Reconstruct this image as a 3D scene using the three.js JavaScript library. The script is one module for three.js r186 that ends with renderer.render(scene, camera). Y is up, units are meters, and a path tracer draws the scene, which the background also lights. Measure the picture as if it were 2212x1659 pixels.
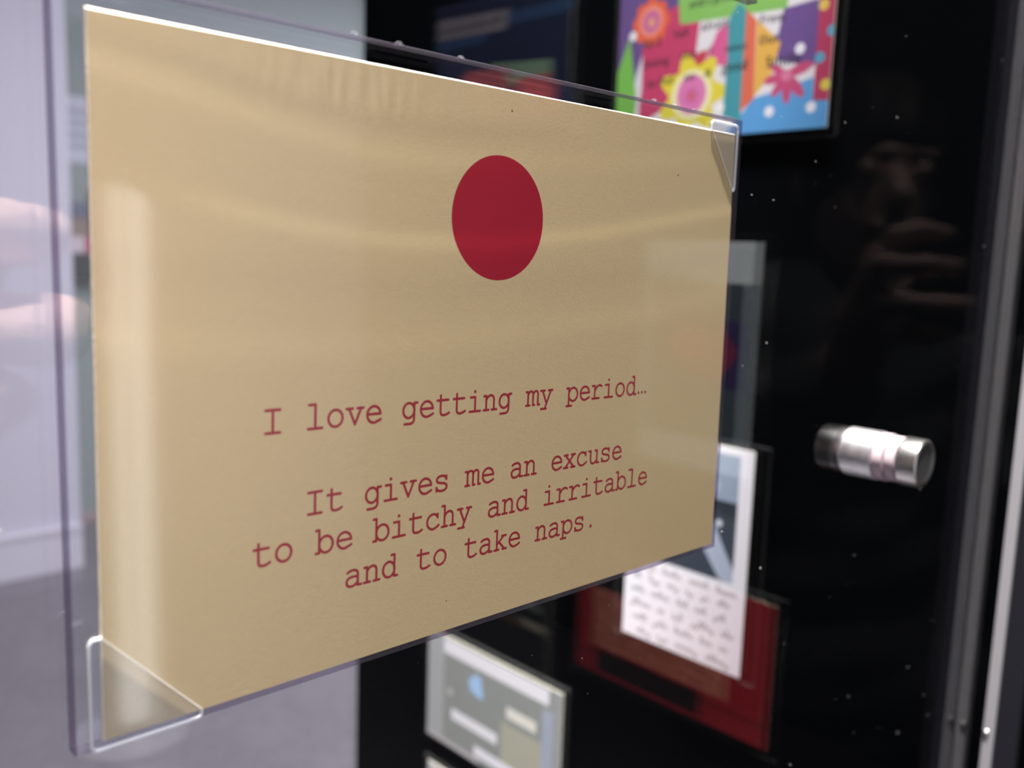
import * as THREE from 'three';
import { RoundedBoxGeometry } from 'three/addons/geometries/RoundedBoxGeometry.js';
import { mergeGeometries, mergeVertices } from 'three/addons/utils/BufferGeometryUtils.js';
import { MarchingCubes } from 'three/addons/objects/MarchingCubes.js';
import { RectAreaLightUniformsLib } from 'three/addons/lights/RectAreaLightUniformsLib.js';
RectAreaLightUniformsLib.init();

// ------------------------------------------------------------------ camera, exposure, room lights
const scene = new THREE.Scene();
scene.background = new THREE.Color(0, 0, 0);
const renderer = new THREE.WebGLRenderer({ antialias: true });
renderer.toneMapping = THREE.LinearToneMapping;
renderer.toneMappingExposure = 1.0;
renderer.shadowMap.enabled = true;
const FOCAL = 1990;
const camera = new THREE.PerspectiveCamera(2 * Math.atan(1659 / 2 / FOCAL) * 180 / Math.PI, 2212 / 1659, 0.004, 40);
const EYE = new THREE.Vector3(-0.12071557, 0.02112018, 0.13184109);
const RIGHT = new THREE.Vector3(0.728834, 0.0337463, 0.6838583);
const UP = new THREE.Vector3(0.0712326, 0.9896276, -0.1247525);
const BACK = new THREE.Vector3(-0.680975, 0.1396368, 0.7188704);
camera.position.copy(EYE);
camera.quaternion.setFromRotationMatrix(new THREE.Matrix4().makeBasis(RIGHT, UP, BACK));
camera.focus = 0.186;
camera.userData.fStop = 13.5;
scene.add(camera);

const FLOOR = -1.30, CEIL = 1.55;
const PANEL_LIGHT = 15.5, SPOT_LIGHT = 44, TUBE_LIGHT = 4.8;
// fluorescent ceiling panels of the room: [x, z]; the hall on the left side is unlit
const panelSpots = [[0.7, 1.75], [2.6, 1.75], [1.9, -1.6], [3.2, -2.7]];
// track spotlights over the display: [x, z, strength]
const trackSpots = [[-0.03, 0.135, 1.0], [0.06, -0.24, 0.5]];

// ------------------------------------------------------------------ helpers
let seed = 7;
const rnd = () => { seed = (seed * 1664525 + 1013904223) >>> 0; return seed / 4294967296; };
const col = (r, g, b) => new THREE.Color().setRGB(r, g, b);
const std = (r, g, b, roughness, o = {}) => new THREE.MeshPhysicalMaterial({ color: col(r, g, b), roughness, ...o });
const used = new Map();
function numbered(name) { const n = used.get(name) ?? 0; used.set(name, n + 1); return n ? name + '_' + String(n).padStart(3, '0') : name; }
function shade(o) { o.traverse((m) => { if (m.isMesh) { m.castShadow = true; m.receiveShadow = true; } }); return o; }
function part(name, geo, mat, parent) { const m = new THREE.Mesh(geo, mat); m.name = name; m.castShadow = m.receiveShadow = true; parent.add(m); return m; }
function thing(name, label, category, pos = [0, 0, 0], group) {
  const o = new THREE.Group(); o.name = numbered(name); o.position.set(...pos); o.userData = { label, category };
  if (group) o.userData.group = group;
  scene.add(o); return o;
}
function single(name, label, category, geo, mat, pos = [0, 0, 0], group) {
  const m = new THREE.Mesh(geo, mat); m.name = numbered(name); m.position.set(...pos); m.castShadow = m.receiveShadow = true;
  m.userData = { label, category }; if (group) m.userData.group = group;
  scene.add(m); return m;
}
function struct(name, geo, mat, pos = [0, 0, 0]) {
  const m = new THREE.Mesh(geo, mat); m.name = name; m.position.set(...pos); m.castShadow = m.receiveShadow = true; m.userData = { kind: 'structure' };
  scene.add(m); return m;
}
const box = (w, h, d, r = 0) => r ? new RoundedBoxGeometry(w, h, d, 2, r) : new THREE.BoxGeometry(w, h, d);
const at = (g, x, y, z) => g.translate(x, y, z);
function canvas(w, h, draw) {
  const c = document.createElement('canvas'); c.width = w; c.height = h; const k = c.getContext('2d'); draw(k, w, h);
  const t = new THREE.CanvasTexture(c); t.colorSpace = THREE.SRGBColorSpace; t.magFilter = THREE.LinearFilter; return t;
}
function noiseTexture(n, octaves, seed0) { // tileable value noise, grey
  let s = seed0; const r = () => { s = (s * 1664525 + 1013904223) >>> 0; return s / 4294967296; };
  const out = new Float32Array(n * n);
  for (const [cells, amp] of octaves) {
    const g = Float32Array.from({ length: cells * cells }, r);
    for (let y = 0; y < n; y++) for (let x = 0; x < n; x++) {
      const fx = x / n * cells, fy = y / n * cells, ix = fx | 0, iy = fy | 0; let tx = fx - ix, ty = fy - iy;
      tx = tx * tx * (3 - 2 * tx); ty = ty * ty * (3 - 2 * ty);
      const a = g[iy * cells + ix], b = g[iy * cells + (ix + 1) % cells], c = g[((iy + 1) % cells) * cells + ix], d = g[((iy + 1) % cells) * cells + (ix + 1) % cells];
      out[y * n + x] += amp * (a + (b - a) * tx + (c - a) * ty + (a - b - c + d) * tx * ty);
    }
  }
  return out;
}
function greyTexture(n, octaves, seed0, lo, hi, tint = [1, 1, 1], srgb = false) {
  const v = noiseTexture(n, octaves, seed0); let mn = 1e9, mx = -1e9; for (const q of v) { mn = Math.min(mn, q); mx = Math.max(mx, q); }
  const d = new Uint8Array(n * n * 4);
  for (let i = 0; i < n * n; i++) { const t = lo + (hi - lo) * (v[i] - mn) / (mx - mn); for (let c = 0; c < 3; c++) d[i * 4 + c] = Math.round(255 * Math.min(1, t * tint[c])); d[i * 4 + 3] = 255; }
  const t = new THREE.DataTexture(d, n, n); t.wrapS = t.wrapT = THREE.RepeatWrapping; t.magFilter = THREE.LinearFilter; if (srgb) t.colorSpace = THREE.SRGBColorSpace; t.needsUpdate = true; return t;
}
function uvMetres(geo, sx, sy, ax = 'x', ay = 'y') { // planar uv in multiples of the given sizes
  const p = geo.attributes.position, uv = new Float32Array(p.count * 2), get = { x: (i) => p.getX(i), y: (i) => p.getY(i), z: (i) => p.getZ(i) };
  for (let i = 0; i < p.count; i++) { uv[2 * i] = get[ax](i) / sx; uv[2 * i + 1] = get[ay](i) / sy; }
  geo.setAttribute('uv', new THREE.BufferAttribute(uv, 2)); return geo;
}

// ------------------------------------------------------------------ the room
const paintGrain = greyTexture(256, [[32, 1], [128, 0.8]], 11, 0.35, 0.65);
const floorSpeck = greyTexture(512, [[6, 0.5], [40, 0.6], [220, 1]], 23, 0.80, 1.0, [1, 0.985, 1], true);
const M = {
  white: std(0.72, 0.69, 0.80, 0.7),
  trim: std(0.78, 0.75, 0.84, 0.45),
  greyGreen: std(0.345, 0.40, 0.395, 0.75, { bumpMap: paintGrain, bumpScale: 0.0003 }),
  charcoal: std(0.012, 0.012, 0.013, 0.9),
  ceiling: std(0.70, 0.69, 0.74, 0.85),
  floor: new THREE.MeshPhysicalMaterial({ color: col(0.285, 0.268, 0.298), map: floorSpeck, roughness: 0.5 }),
  pinkTrim: std(0.48, 0.36, 0.38, 0.6),
  black: std(0.0012, 0.0014, 0.0018, 0.01, { ior: 1.49, specularIntensity: 0.36 }),
  pane: new THREE.MeshPhysicalMaterial({ color: col(0.97, 0.98, 0.985), transmission: 1, thickness: 0, roughness: 0, ior: 1.49 }),
  plateEdge: new THREE.MeshPhysicalMaterial({ color: col(0.50, 0.44, 0.56), transmission: 0.94, thickness: 0, roughness: 0.15, ior: 1.49 }),
  farEdge: new THREE.MeshPhysicalMaterial({ color: col(0.6, 0.6, 0.64), transmission: 0.965, thickness: 0, roughness: 0.05, ior: 1.3 }),
  film: new THREE.MeshPhysicalMaterial({ color: col(0.93, 0.94, 0.96), transmission: 0.975, thickness: 0, roughness: 0.03, ior: 1.18 }),
  filmRim: new THREE.MeshPhysicalMaterial({ color: col(0.86, 0.87, 0.9), transmission: 0.62, thickness: 0, roughness: 0.2, ior: 1.45 }),
  glue: new THREE.MeshPhysicalMaterial({ color: col(0.95, 0.95, 1), transmission: 0.97, thickness: 0, roughness: 0.02, ior: 1.5 }),
  paper: std(0.83, 0.78, 0.66, 0.9),
  steel: std(0.66, 0.65, 0.64, 0.28, { metalness: 1 }),
  satinSteel: std(0.88, 0.88, 0.90, 0.42, { metalness: 1 }),
  washer: std(0.42, 0.33, 0.38, 0.35),
  aluminium: std(0.25, 0.24, 0.265, 0.9, { specularIntensity: 0.2 }),
  fixture: std(0.02, 0.02, 0.02, 0.5),
  lampLens: std(0.1, 0.1, 0.1, 0.4, { emissive: col(1, 0.97, 0.93), emissiveIntensity: 6 }),
  lightPanel: std(0.3, 0.3, 0.3, 0.5, { emissive: col(1, 0.985, 1), emissiveIntensity: 3 }),
};
const X0 = -1.6, X1 = 4.6, Z0 = -4.3, Z1 = 3.5, T = 0.12;
struct('floor', uvMetres(box(X1 - X0 + 2 * T, T, Z1 - Z0 + 2 * T), 0.9, 0.9, 'x', 'z'), M.floor, [(X0 + X1) / 2, FLOOR - T / 2, (Z0 + Z1) / 2]);
struct('ceiling', box(X1 - X0 + 2 * T, T, Z1 - Z0 + 2 * T), M.ceiling, [(X0 + X1) / 2, CEIL + T / 2, (Z0 + Z1) / 2]);
const HH = CEIL - FLOOR, HM = (CEIL + FLOOR) / 2;
struct('wall_back', uvMetres(box(X1 - X0, HH, T), 0.25, 0.25), M.greyGreen, [(X0 + X1) / 2, HM, Z0 - T / 2]);
struct('wall_left', box(T, HH, Z1 - Z0 + 2 * T), M.charcoal, [X0 - T / 2, HM, (Z0 + Z1) / 2]);
struct('wall_right', uvMetres(box(T, HH, Z1 - Z0 + 2 * T), 0.25, 0.25, 'z', 'y'), M.white, [X1 + T / 2, HM, (Z0 + Z1) / 2]);
struct('wall_front', uvMetres(box(X1 - X0, HH, T), 0.25, 0.25), M.white, [(X0 + X1) / 2, HM, Z1 + T / 2]);
// white free-standing partition, parallel to the clear sheet
struct('wall_partition', uvMetres(box(1.61, HH, 0.12), 0.25, 0.25), M.white, [0.305, HM, -3.74]);
struct('baseboard_partition', box(1.614, 0.17, 0.016, 0.004), M.trim, [0.305, FLOOR + 0.085, -3.672]);
struct('trim_1', box(1.614, 0.02, 0.024, 0.004), M.trim, [0.305, FLOOR + 0.172, -3.668]);
struct('baseboard_back', box(X1 - 1.0, 0.05, 0.014, 0.003), M.pinkTrim, [(X1 + 1.0) / 2, FLOOR + 0.025, Z0 + 0.008]);

// ceiling lights
for (let i = 0; i < panelSpots.length; i++) {
  const [x, z] = panelSpots[i];
  const g = thing('ceiling_light', ['square ceiling light panel nearest the photographer', 'square ceiling light panel over the white front wall', 'square ceiling light panel behind the black display panel', 'square ceiling light panel in the far corner by the grey-green wall'][i], 'ceiling light', [x, CEIL, z], 'ceiling light panels');
  part('frame', mergeGeometries([at(box(1.0, 0.03, 0.03), 0, -0.015, 0.485), at(box(1.0, 0.03, 0.03), 0, -0.015, -0.485), at(box(0.03, 0.03, 0.94), 0.485, -0.015, 0), at(box(0.03, 0.03, 0.94), -0.485, -0.015, 0)]), M.trim, g);
  part('diffuser', at(box(0.94, 0.01, 0.94), 0, -0.008, 0), M.lightPanel, g);
  const l = new THREE.RectAreaLight(col(1, 0.985, 1.0), PANEL_LIGHT, 0.92, 0.92); l.position.set(x, CEIL - 0.02, z); l.lookAt(x, CEIL - 2, z); scene.add(l);
}
// track with two spotlights above the display
{
  const t = thing('lighting_track', 'black lighting track on the ceiling above the display', 'lighting track', [0, CEIL, 0]);
  part('rail', at(box(0.035, 0.025, 1.2, 0.003), 0, -0.0125, 0), M.fixture, t);
  trackSpots.forEach(([x, z, k], i) => {
    const g = thing('spotlight', ['black track spotlight over the tan postcard', 'black track spotlight over the cards behind the clear sheet'][i], 'spotlight', [x, CEIL - 0.025, z], 'track spotlights');
    part('bracket', at(box(0.012, 0.05, 0.02), 0, -0.025, 0), M.fixture, g);
    part('housing', new THREE.LatheGeometry([[0.001, -0.04], [0.03, -0.04], [0.038, -0.05], [0.038, -0.15], [0.034, -0.15], [0.034, -0.132], [0.001, -0.132]].map((p) => new THREE.Vector2(...p)), 28), M.fixture, g);
    part('lamp_lens', at(new THREE.CylinderGeometry(0.033, 0.033, 0.004, 28), 0, -0.136, 0), M.lampLens, g);
    const s = new THREE.SpotLight(col(1, 0.965, 0.90), SPOT_LIGHT * k, 0, 0.62, 0.7, 2);
    s.position.set(x, CEIL - 0.17, z); s.target.position.set(x, FLOOR, z); s.castShadow = true; s.shadow.radius = 1.6; scene.add(s, s.target);
  });
}

// slim tube lamp behind the photographer, mirrored by the glossy card
{
  const g = thing('tube_lamp', 'slim white floor lamp with a tall glowing tube behind the person', 'floor lamp', [0.757, FLOOR, 2.24]);
  part('base', new THREE.LatheGeometry([[0.001, 0], [0.15, 0], [0.152, 0.004], [0.148, 0.012], [0.04, 0.02], [0.036, 0.05], [0.001, 0.05]].map((p) => new THREE.Vector2(...p)), 40), M.trim, g);
  part('tube', at(new THREE.CylinderGeometry(0.035, 0.035, 1.41, 32), 0, 0.755, 0), std(0.3, 0.3, 0.3, 0.5, { emissive: col(1, 0.98, 0.96), emissiveIntensity: TUBE_LIGHT }), g);
  part('cap', at(new THREE.CylinderGeometry(0.036, 0.036, 0.012, 32), 0, 1.466, 0), M.trim, g);
  const l = new THREE.RectAreaLight(col(1, 0.98, 0.96), TUBE_LIGHT, 0.066, 1.39); l.position.set(0.757, FLOOR + 0.755, 2.20); l.lookAt(0.757, FLOOR + 0.755, 0); scene.add(l);
}

// notice and leaflet holder on the far wall
{
  const tex = canvas(256, 360, (k, w, h) => { k.fillStyle = '#dcdcec'; k.fillRect(0, 0, w, h); k.fillStyle = '#b4b4c8'; for (let i = 0; i < 4; i++) k.fillRect(24, 70 + i * 62, 150 + 30 * (i % 2), 26); });
  const n = single('notice', 'white paper notice pinned to the grey-green wall', 'notice', box(0.22, 0.29, 0.003), new THREE.MeshPhysicalMaterial({ map: tex, roughness: 0.8 }), [1.395, 0.505, Z0 + 0.004]);
  const h = thing('leaflet_holder', 'dark leaflet holder fixed to the grey-green wall', 'leaflet holder', [1.385, -0.165, Z0]);
  const dark = std(0.05, 0.052, 0.06, 0.6);
  part('front_panel', at(box(0.22, 0.125, 0.006), 0, 0.0625, 0.07), dark, h);
  part('back_panel', at(box(0.22, 0.125, 0.006), 0, 0.0625, 0.004), dark, h);
  part('side_panel', at(box(0.006, 0.125, 0.07), -0.107, 0.0625, 0.037), dark, h);
  part('side_panel', at(box(0.006, 0.125, 0.07), 0.107, 0.0625, 0.037), dark, h);
  part('bottom_panel', at(box(0.22, 0.006, 0.07), 0, 0.003, 0.037), dark, h);
  const L = [[-0.075, 0.20, 0.058, '#e8d6de', 'pale pink'], [0.005, 0.20, 0.058, '#d85a86', 'deep pink'], [0.075, 0.21, 0.058, '#f0e6ea', 'white'], [-0.05, 0.28, 0.04, '#a08c84', 'taupe'], [0.04, 0.32, 0.04, '#b8423c', 'red'], [-0.04, 0.35, 0.022, '#787c94', 'slate blue'], [0.05, 0.42, 0.022, '#6a5a78', 'purple']];
  for (const [x, top, z, c, nm] of L) single('leaflet', nm + ' leaflet standing in the dark wall holder', 'leaflet', box(0.074, top - 0.008, 0.004), new THREE.MeshPhysicalMaterial({ color: new THREE.Color(c), roughness: 0.7 }), [1.385 + x, -0.165 + 0.007 + (top - 0.008) / 2, Z0 + z], 'leaflets in the wall holder');
}

// ------------------------------------------------------------------ the display stand: black panel and clear sheet at right angles
const PX = 0.3045, TOPY = 0.66;
single('black_panel', 'tall glossy black display panel behind the clear sheet', 'panel', box(0.02, TOPY - FLOOR - 0.03, 1.0, 0.002), M.black, [PX + 0.01, (TOPY + FLOOR + 0.03) / 2, 0]);
{
  const b = thing('stand_base', 'black floor base carrying the display panels', 'base', [0, FLOOR, 0]);
  part('plate', at(box(0.16, 0.03, 1.1, 0.004), PX + 0.01, 0.015, 0), M.fixture, b);
  part('cross_plate', at(box(0.55, 0.03, 0.10, 0.004), -0.055, 0.015, -0.006), M.fixture, b);
}
const SHEET_F = -0.0033, SHEET_B = -0.0060, SO = [0.1795, -0.042];
{
  const s = new THREE.Shape(); s.moveTo(-0.29, FLOOR + 0.03); s.lineTo(0.3035, FLOOR + 0.03); s.lineTo(0.3035, TOPY); s.lineTo(-0.29, TOPY); s.closePath();
  const h = new THREE.Path(); h.absarc(SO[0], SO[1], 0.0086, 0, Math.PI * 2, true); s.holes.push(h);
  single('clear_sheet', 'large clear acrylic sheet carrying the tan postcard', 'acrylic sheet', new THREE.ExtrudeGeometry(s, { depth: SHEET_F - SHEET_B, bevelEnabled: false, curveSegments: 24 }), M.pane, [0, 0, SHEET_B]);
}
{
  const g = thing('corner_post', 'light grey metal corner strip beside the black panel', 'corner strip', [0, FLOOR + 0.03, 0]);
  const h = TOPY - FLOOR - 0.05;
  part('front_strip', at(box(0.0059, h, 0.0046, 0.0004), 0.3015, h / 2, 0.0024), M.aluminium, g);
  part('side_strip', at(box(0.0050, h, 0.0090, 0.0004), 0.3019, h / 2, 0.0094), std(0.012, 0.0115, 0.017, 0.7, { specularIntensity: 0.15 }), g);
  const sc = part('screw', new THREE.SphereGeometry(0.0013, 14, 10), M.steel, g); sc.position.set(0.2987, -0.181 - FLOOR - 0.03, 0.0016);
}
// steel standoff through the sheet
{
  const g = thing('standoff', 'shiny steel standoff bolt through the clear sheet', 'standoff', [SO[0], SO[1], 0]);
  const lathe = (pts, n = 48) => new THREE.LatheGeometry(pts.map((p) => new THREE.Vector2(...p)), n).rotateX(Math.PI / 2);
  part('front_cap', lathe([[0.0001, 0.0047], [0.0074, 0.0047], [0.008, 0.0053], [0.008, 0.0110], [0.0074, 0.0116], [0.0062, 0.0116], [0.0058, 0.0113], [0.0001, 0.0113]]), M.steel, g);
  part('washer', lathe([[0.0001, -0.0031], [0.0078, -0.0031], [0.0080, -0.0028], [0.0080, 0.0002], [0.0078, 0.0005], [0.0001, 0.0005]]), M.washer, g);
  part('washer', lathe([[0.0001, 0.0009], [0.0074, 0.0009], [0.0076, 0.0012], [0.0076, 0.0041], [0.0074, 0.0044], [0.0001, 0.0044]]), M.washer, g);
  part('rear_barrel', lathe([[0.0001, -0.0150], [0.0072, -0.0150], [0.0083, -0.0140], [0.0083, -0.0036], [0.0079, -0.0033], [0.0001, -0.0033]]), M.satinSteel, g);
}
// dust on the clear sheet
{
  const gs = [];
  for (let i = 0; i < 110; i++) {
    const r = 0.00004 + 0.00011 * rnd() ** 3, g = new THREE.SphereGeometry(r, 6, 4); g.scale(1 + 1.6 * rnd() ** 2, 1, 0.5); g.rotateZ(rnd() * 6.3);
    g.translate(-0.1 + 0.37 * rnd(), -0.17 + 0.28 * rnd(), SHEET_F + 0.0001); gs.push(g);
  }
  const d = single('dust', 'pale dust specks scattered over the clear sheet', 'dust', mergeGeometries(gs), std(0.75, 0.75, 0.78, 0.9)); d.userData.kind = 'stuff';
}

// ------------------------------------------------------------------ holder plates and postcards
function holderPlate(label, w, h, edge = M.plateEdge, t = 0.003) {
  const g = new THREE.ExtrudeGeometry(new THREE.Shape([[-w / 2, -h / 2], [w / 2, -h / 2], [w / 2, h / 2], [-w / 2, h / 2]].map((p) => new THREE.Vector2(...p))), { depth: t - 0.0003, bevelEnabled: true, bevelThickness: 0.00015, bevelSize: 0.00015, bevelOffset: -0.00015, bevelSegments: 1 });
  return single('holder_plate', label, 'acrylic plate', g.translate(0, 0, 0.00015), [M.pane, edge]);
}
// --- the tan postcard
const PLATE = { x0: -0.0799, x1: 0.0792, y0: -0.0530, y1: 0.0555 };
{
  const w = PLATE.x1 - PLATE.x0, h = PLATE.y1 - PLATE.y0;
  const o = holderPlate('clear acrylic plate holding the tan postcard with the red disc', w, h);
  o.position.set((PLATE.x0 + PLATE.x1) / 2, (PLATE.y0 + PLATE.y1) / 2, -0.003);
  for (const [x, s] of [[-0.0325, 1.3], [-0.0236, 1.2], [-0.0098, 1.1], [0.0462, 1.2], [0.0535, 1.3], [0.0612, 0.9]]) {
    const b = new THREE.SphereGeometry(0.0007 * s, 14, 10, 0, Math.PI * 2, 0, Math.PI / 2); b.scale(1.1, 1.1, 0.9);
    part('glue_bead', b, M.glue, o).position.set(x - o.position.x, h / 2 + 0.00002, 0.0014);
  }
  const u = holderPlate('clear acrylic plate of the card above the tan postcard', 0.162, 0.108);
  u.position.set(0.001, 0.0835 + 0.054, -0.003);
  single('postcard', 'blank cream postcard mounted directly above the tan postcard', 'postcard', box(0.150, 0.100, 0.0005), std(0.6, 0.55, 0.45, 0.6), [0.0005, 0.0865 + 0.050 + 0.0005, 0.0003]);
}
const CW = 0.152, CH = 0.103;
const cardCorners = { TL: [-0.07577, 0.05143], TR: [0.07541, 0.05176], BR: [0.07664, -0.05144], BL: [-0.0763, -0.05144] };
// Courier-like letters as strokes, 600 units to a cell; L polyline, E ellipse arc (cx, cy, rx, ry, from, to in degrees, y up), B bezier path, D dot
const GL = {
  I: [['L', 300, 0, 300, 572], ['L', 105, 0, 495, 0], ['L', 105, 572, 495, 572]],
  l: [['L', 120, 620, 300, 620, 300, 0], ['L', 95, 0, 505, 0]],
  o: [['E', 300, 213, 212, 222, 0, 360]],
  v: [['L', 40, 426, 225, 426], ['L', 375, 426, 560, 426], ['L', 112, 426, 300, 0, 488, 426]],
  e: [['L', 90, 225, 512, 225], ['E', 300, 213, 212, 222, 3, 300], ['B', 406, 21, 450, 28, 490, 45, 520, 68]],
  g: [['E', 268, 222, 190, 208, 0, 360], ['B', 455, 426, 455, 200, 455, 60, 455, -20, 455, -120, 380, -157, 300, -157, 240, -157, 190, -157, 130, -157], ['L', 455, 426, 560, 426]],
  t: [['B', 195, 565, 195, 420, 195, 250, 195, 110, 195, 20, 240, -12, 320, -12, 390, -12, 450, 10, 510, 45], ['L', 75, 426, 470, 426]],
  i: [['D', 290, 590, 46], ['L', 125, 426, 300, 426, 300, 0], ['L', 95, 0, 505, 0]],
  n: [['L', 50, 426, 140, 426, 140, 0], ['L', 45, 0, 240, 0], ['B', 140, 300, 190, 400, 240, 438, 310, 438, 400, 438, 450, 385, 450, 290, 450, 200, 450, 100, 450, 0], ['L', 365, 0, 555, 0]],
  m: [['L', 5, 426, 85, 426, 85, 0], ['L', 5, 0, 160, 0], ['B', 85, 320, 110, 400, 150, 438, 205, 438, 270, 438, 300, 400, 300, 320, 300, 220, 300, 100, 300, 0], ['L', 300, 0, 370, 0], ['B', 300, 320, 325, 400, 365, 438, 420, 438, 485, 438, 513, 400, 513, 320, 513, 220, 513, 100, 513, 0], ['L', 513, 0, 590, 0]],
  y: [['L', 40, 426, 215, 426], ['L', 385, 426, 560, 426], ['L', 120, 426, 305, 10], ['L', 488, 426, 232, -157], ['L', 70, -157, 300, -157]],
  p: [['L', 35, 426, 130, 426, 130, -157], ['L', 35, -157, 270, -157], ['E', 335, 215, 205, 218, 0, 360]],
  r: [['L', 65, 426, 195, 426, 195, 0], ['L', 70, 0, 420, 0], ['B', 195, 260, 260, 380, 340, 436, 430, 436, 470, 436, 500, 425, 530, 400]],
  d: [['E', 268, 213, 195, 222, 0, 360], ['L', 350, 620, 455, 620, 455, 0, 560, 0]],
  a: [['B', 110, 385, 160, 420, 220, 438, 290, 438, 390, 438, 440, 390, 440, 310, 440, 200, 440, 100, 440, 0], ['L', 440, 0, 550, 0], ['B', 440, 238, 380, 255, 320, 258, 270, 255, 150, 250, 82, 200, 82, 118, 82, 40, 140, -12, 225, -12, 310, -12, 390, 30, 440, 100]],
  x: [['L', 95, 426, 505, 0], ['L', 505, 426, 95, 0], ['L', 45, 426, 215, 426], ['L', 385, 426, 555, 426], ['L', 35, 0, 225, 0], ['L', 375, 0, 565, 0]],
  c: [['E', 310, 213, 212, 222, 40, 305], ['B', 431, 31, 470, 42, 500, 60, 525, 85], ['L', 478, 426, 478, 320]],
  u: [['B', 135, 426, 135, 320, 135, 220, 135, 140, 135, 40, 185, -12, 265, -12, 340, -12, 400, 30, 450, 110], ['L', 40, 426, 135, 426], ['L', 360, 426, 450, 426, 450, 0, 550, 0]],
  s: [['B', 470, 335, 450, 400, 390, 438, 300, 438, 190, 438, 120, 395, 120, 325, 120, 255, 200, 238, 300, 222, 410, 205, 490, 185, 490, 105, 490, 30, 410, -12, 300, -12, 200, -12, 130, 25, 112, 95], ['L', 470, 426, 470, 320], ['L', 112, 105, 112, 0]],
  b: [['L', 35, 620, 130, 620, 130, 0, 35, 0], ['E', 335, 213, 205, 222, 0, 360]],
  h: [['L', 45, 620, 140, 620, 140, 0], ['L', 45, 0, 240, 0], ['B', 140, 300, 190, 400, 240, 438, 310, 438, 400, 438, 450, 385, 450, 290, 450, 200, 450, 100, 450, 0], ['L', 365, 0, 555, 0]],
  k: [['L', 60, 620, 155, 620, 155, 0], ['L', 60, 0, 235, 0], ['L', 155, 165, 440, 426], ['L', 360, 426, 525, 426], ['L', 245, 250, 475, 0], ['L', 400, 0, 555, 0]],
  '.': [['D', 300, 40, 58]],
  '\u2026': [['D', 110, 40, 52], ['D', 300, 40, 52], ['D', 490, 40, 52]],
};
function typeLine(k, text, x, y, em, weight) { // x, y: left end of the baseline in canvas pixels
  const u = em / 1000; k.lineWidth = weight * em; k.lineCap = 'round'; k.lineJoin = 'round';
  for (const ch of text) {
    for (const [op, ...a] of GL[ch] ?? []) {
      k.beginPath();
      if (op === 'L') for (let i = 0; i < a.length; i += 2) k[i ? 'lineTo' : 'moveTo'](x + a[i] * u, y - a[i + 1] * u);
      if (op === 'B') { k.moveTo(x + a[0] * u, y - a[1] * u); for (let i = 2; i + 5 < a.length; i += 6) k.bezierCurveTo(x + a[i] * u, y - a[i + 1] * u, x + a[i + 2] * u, y - a[i + 3] * u, x + a[i + 4] * u, y - a[i + 5] * u); if (a.length === 8) { /* single cubic */ } }
      if (op === 'E') for (let i = 0; i <= 40; i++) { const t = (a[4] + (a[5] - a[4]) * i / 40) * Math.PI / 180; k[i ? 'lineTo' : 'moveTo'](x + (a[0] + a[2] * Math.cos(t)) * u, y - (a[1] + a[3] * Math.sin(t)) * u); }
      if (op === 'D') { k.arc(x + a[0] * u, y - a[1] * u, a[2] * u, 0, 7); k.fill(); continue; }
      k.stroke();
    }
    x += 600 * u;
  }
}
const cardFace = canvas(2048, Math.round(2048 * CH / CW), (k, w, h) => {
  const S = w / CW, px = (x) => (x + CW / 2) * S, py = (y) => (CH / 2 - y) * S;
  k.fillStyle = 'rgb(174,157,121)'; k.fillRect(0, 0, w, h);
  for (let i = 0; i < 9000; i++) { const d = rnd() < 0.5; k.fillStyle = d ? 'rgba(150,136,98,0.10)' : 'rgba(206,194,158,0.10)'; k.fillRect(rnd() * w, rnd() * h, 2 + 5 * rnd(), 1 + 2 * rnd()); }
  k.fillStyle = 'rgb(138,18,37)'; k.beginPath(); k.arc(px(-0.0012), py(0.0277), 0.01168 * S, 0, 7); k.fill();
  k.strokeStyle = k.fillStyle = 'rgb(132,36,46)';
  const em = 0.00648 * S, pitch = 0.6 * 0.00648, wt = 0.074;
  const line = (t, y, y2) => { const x = -0.0022 - t.length * pitch / 2; k.save(); k.translate(px(x), py(y)); k.rotate(Math.atan2(y - y2, t.length * pitch)); typeLine(k, t, 0, 0, em, wt); k.restore(); };
  line('I love getting my period\u2026', -0.0085, -0.0095);
  line('It gives me an excuse', -0.0231, -0.0238);
  line('to be bitchy and irritable', -0.0301, -0.0311);
  line('and to take naps.', -0.0375, -0.0383);
  k.fillStyle = 'rgba(60,44,30,0.75)';
  for (const [x, y, r] of [[0.0425, -0.0276, 0.00016], [0.0012, 0.0478, 0.00022], [0.0535, 0.0402, 0.00022], [-0.012, -0.0455, 0.00014]]) { k.beginPath(); k.arc(px(x), py(y), r * S, 0, 7); k.fill(); }
});
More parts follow.
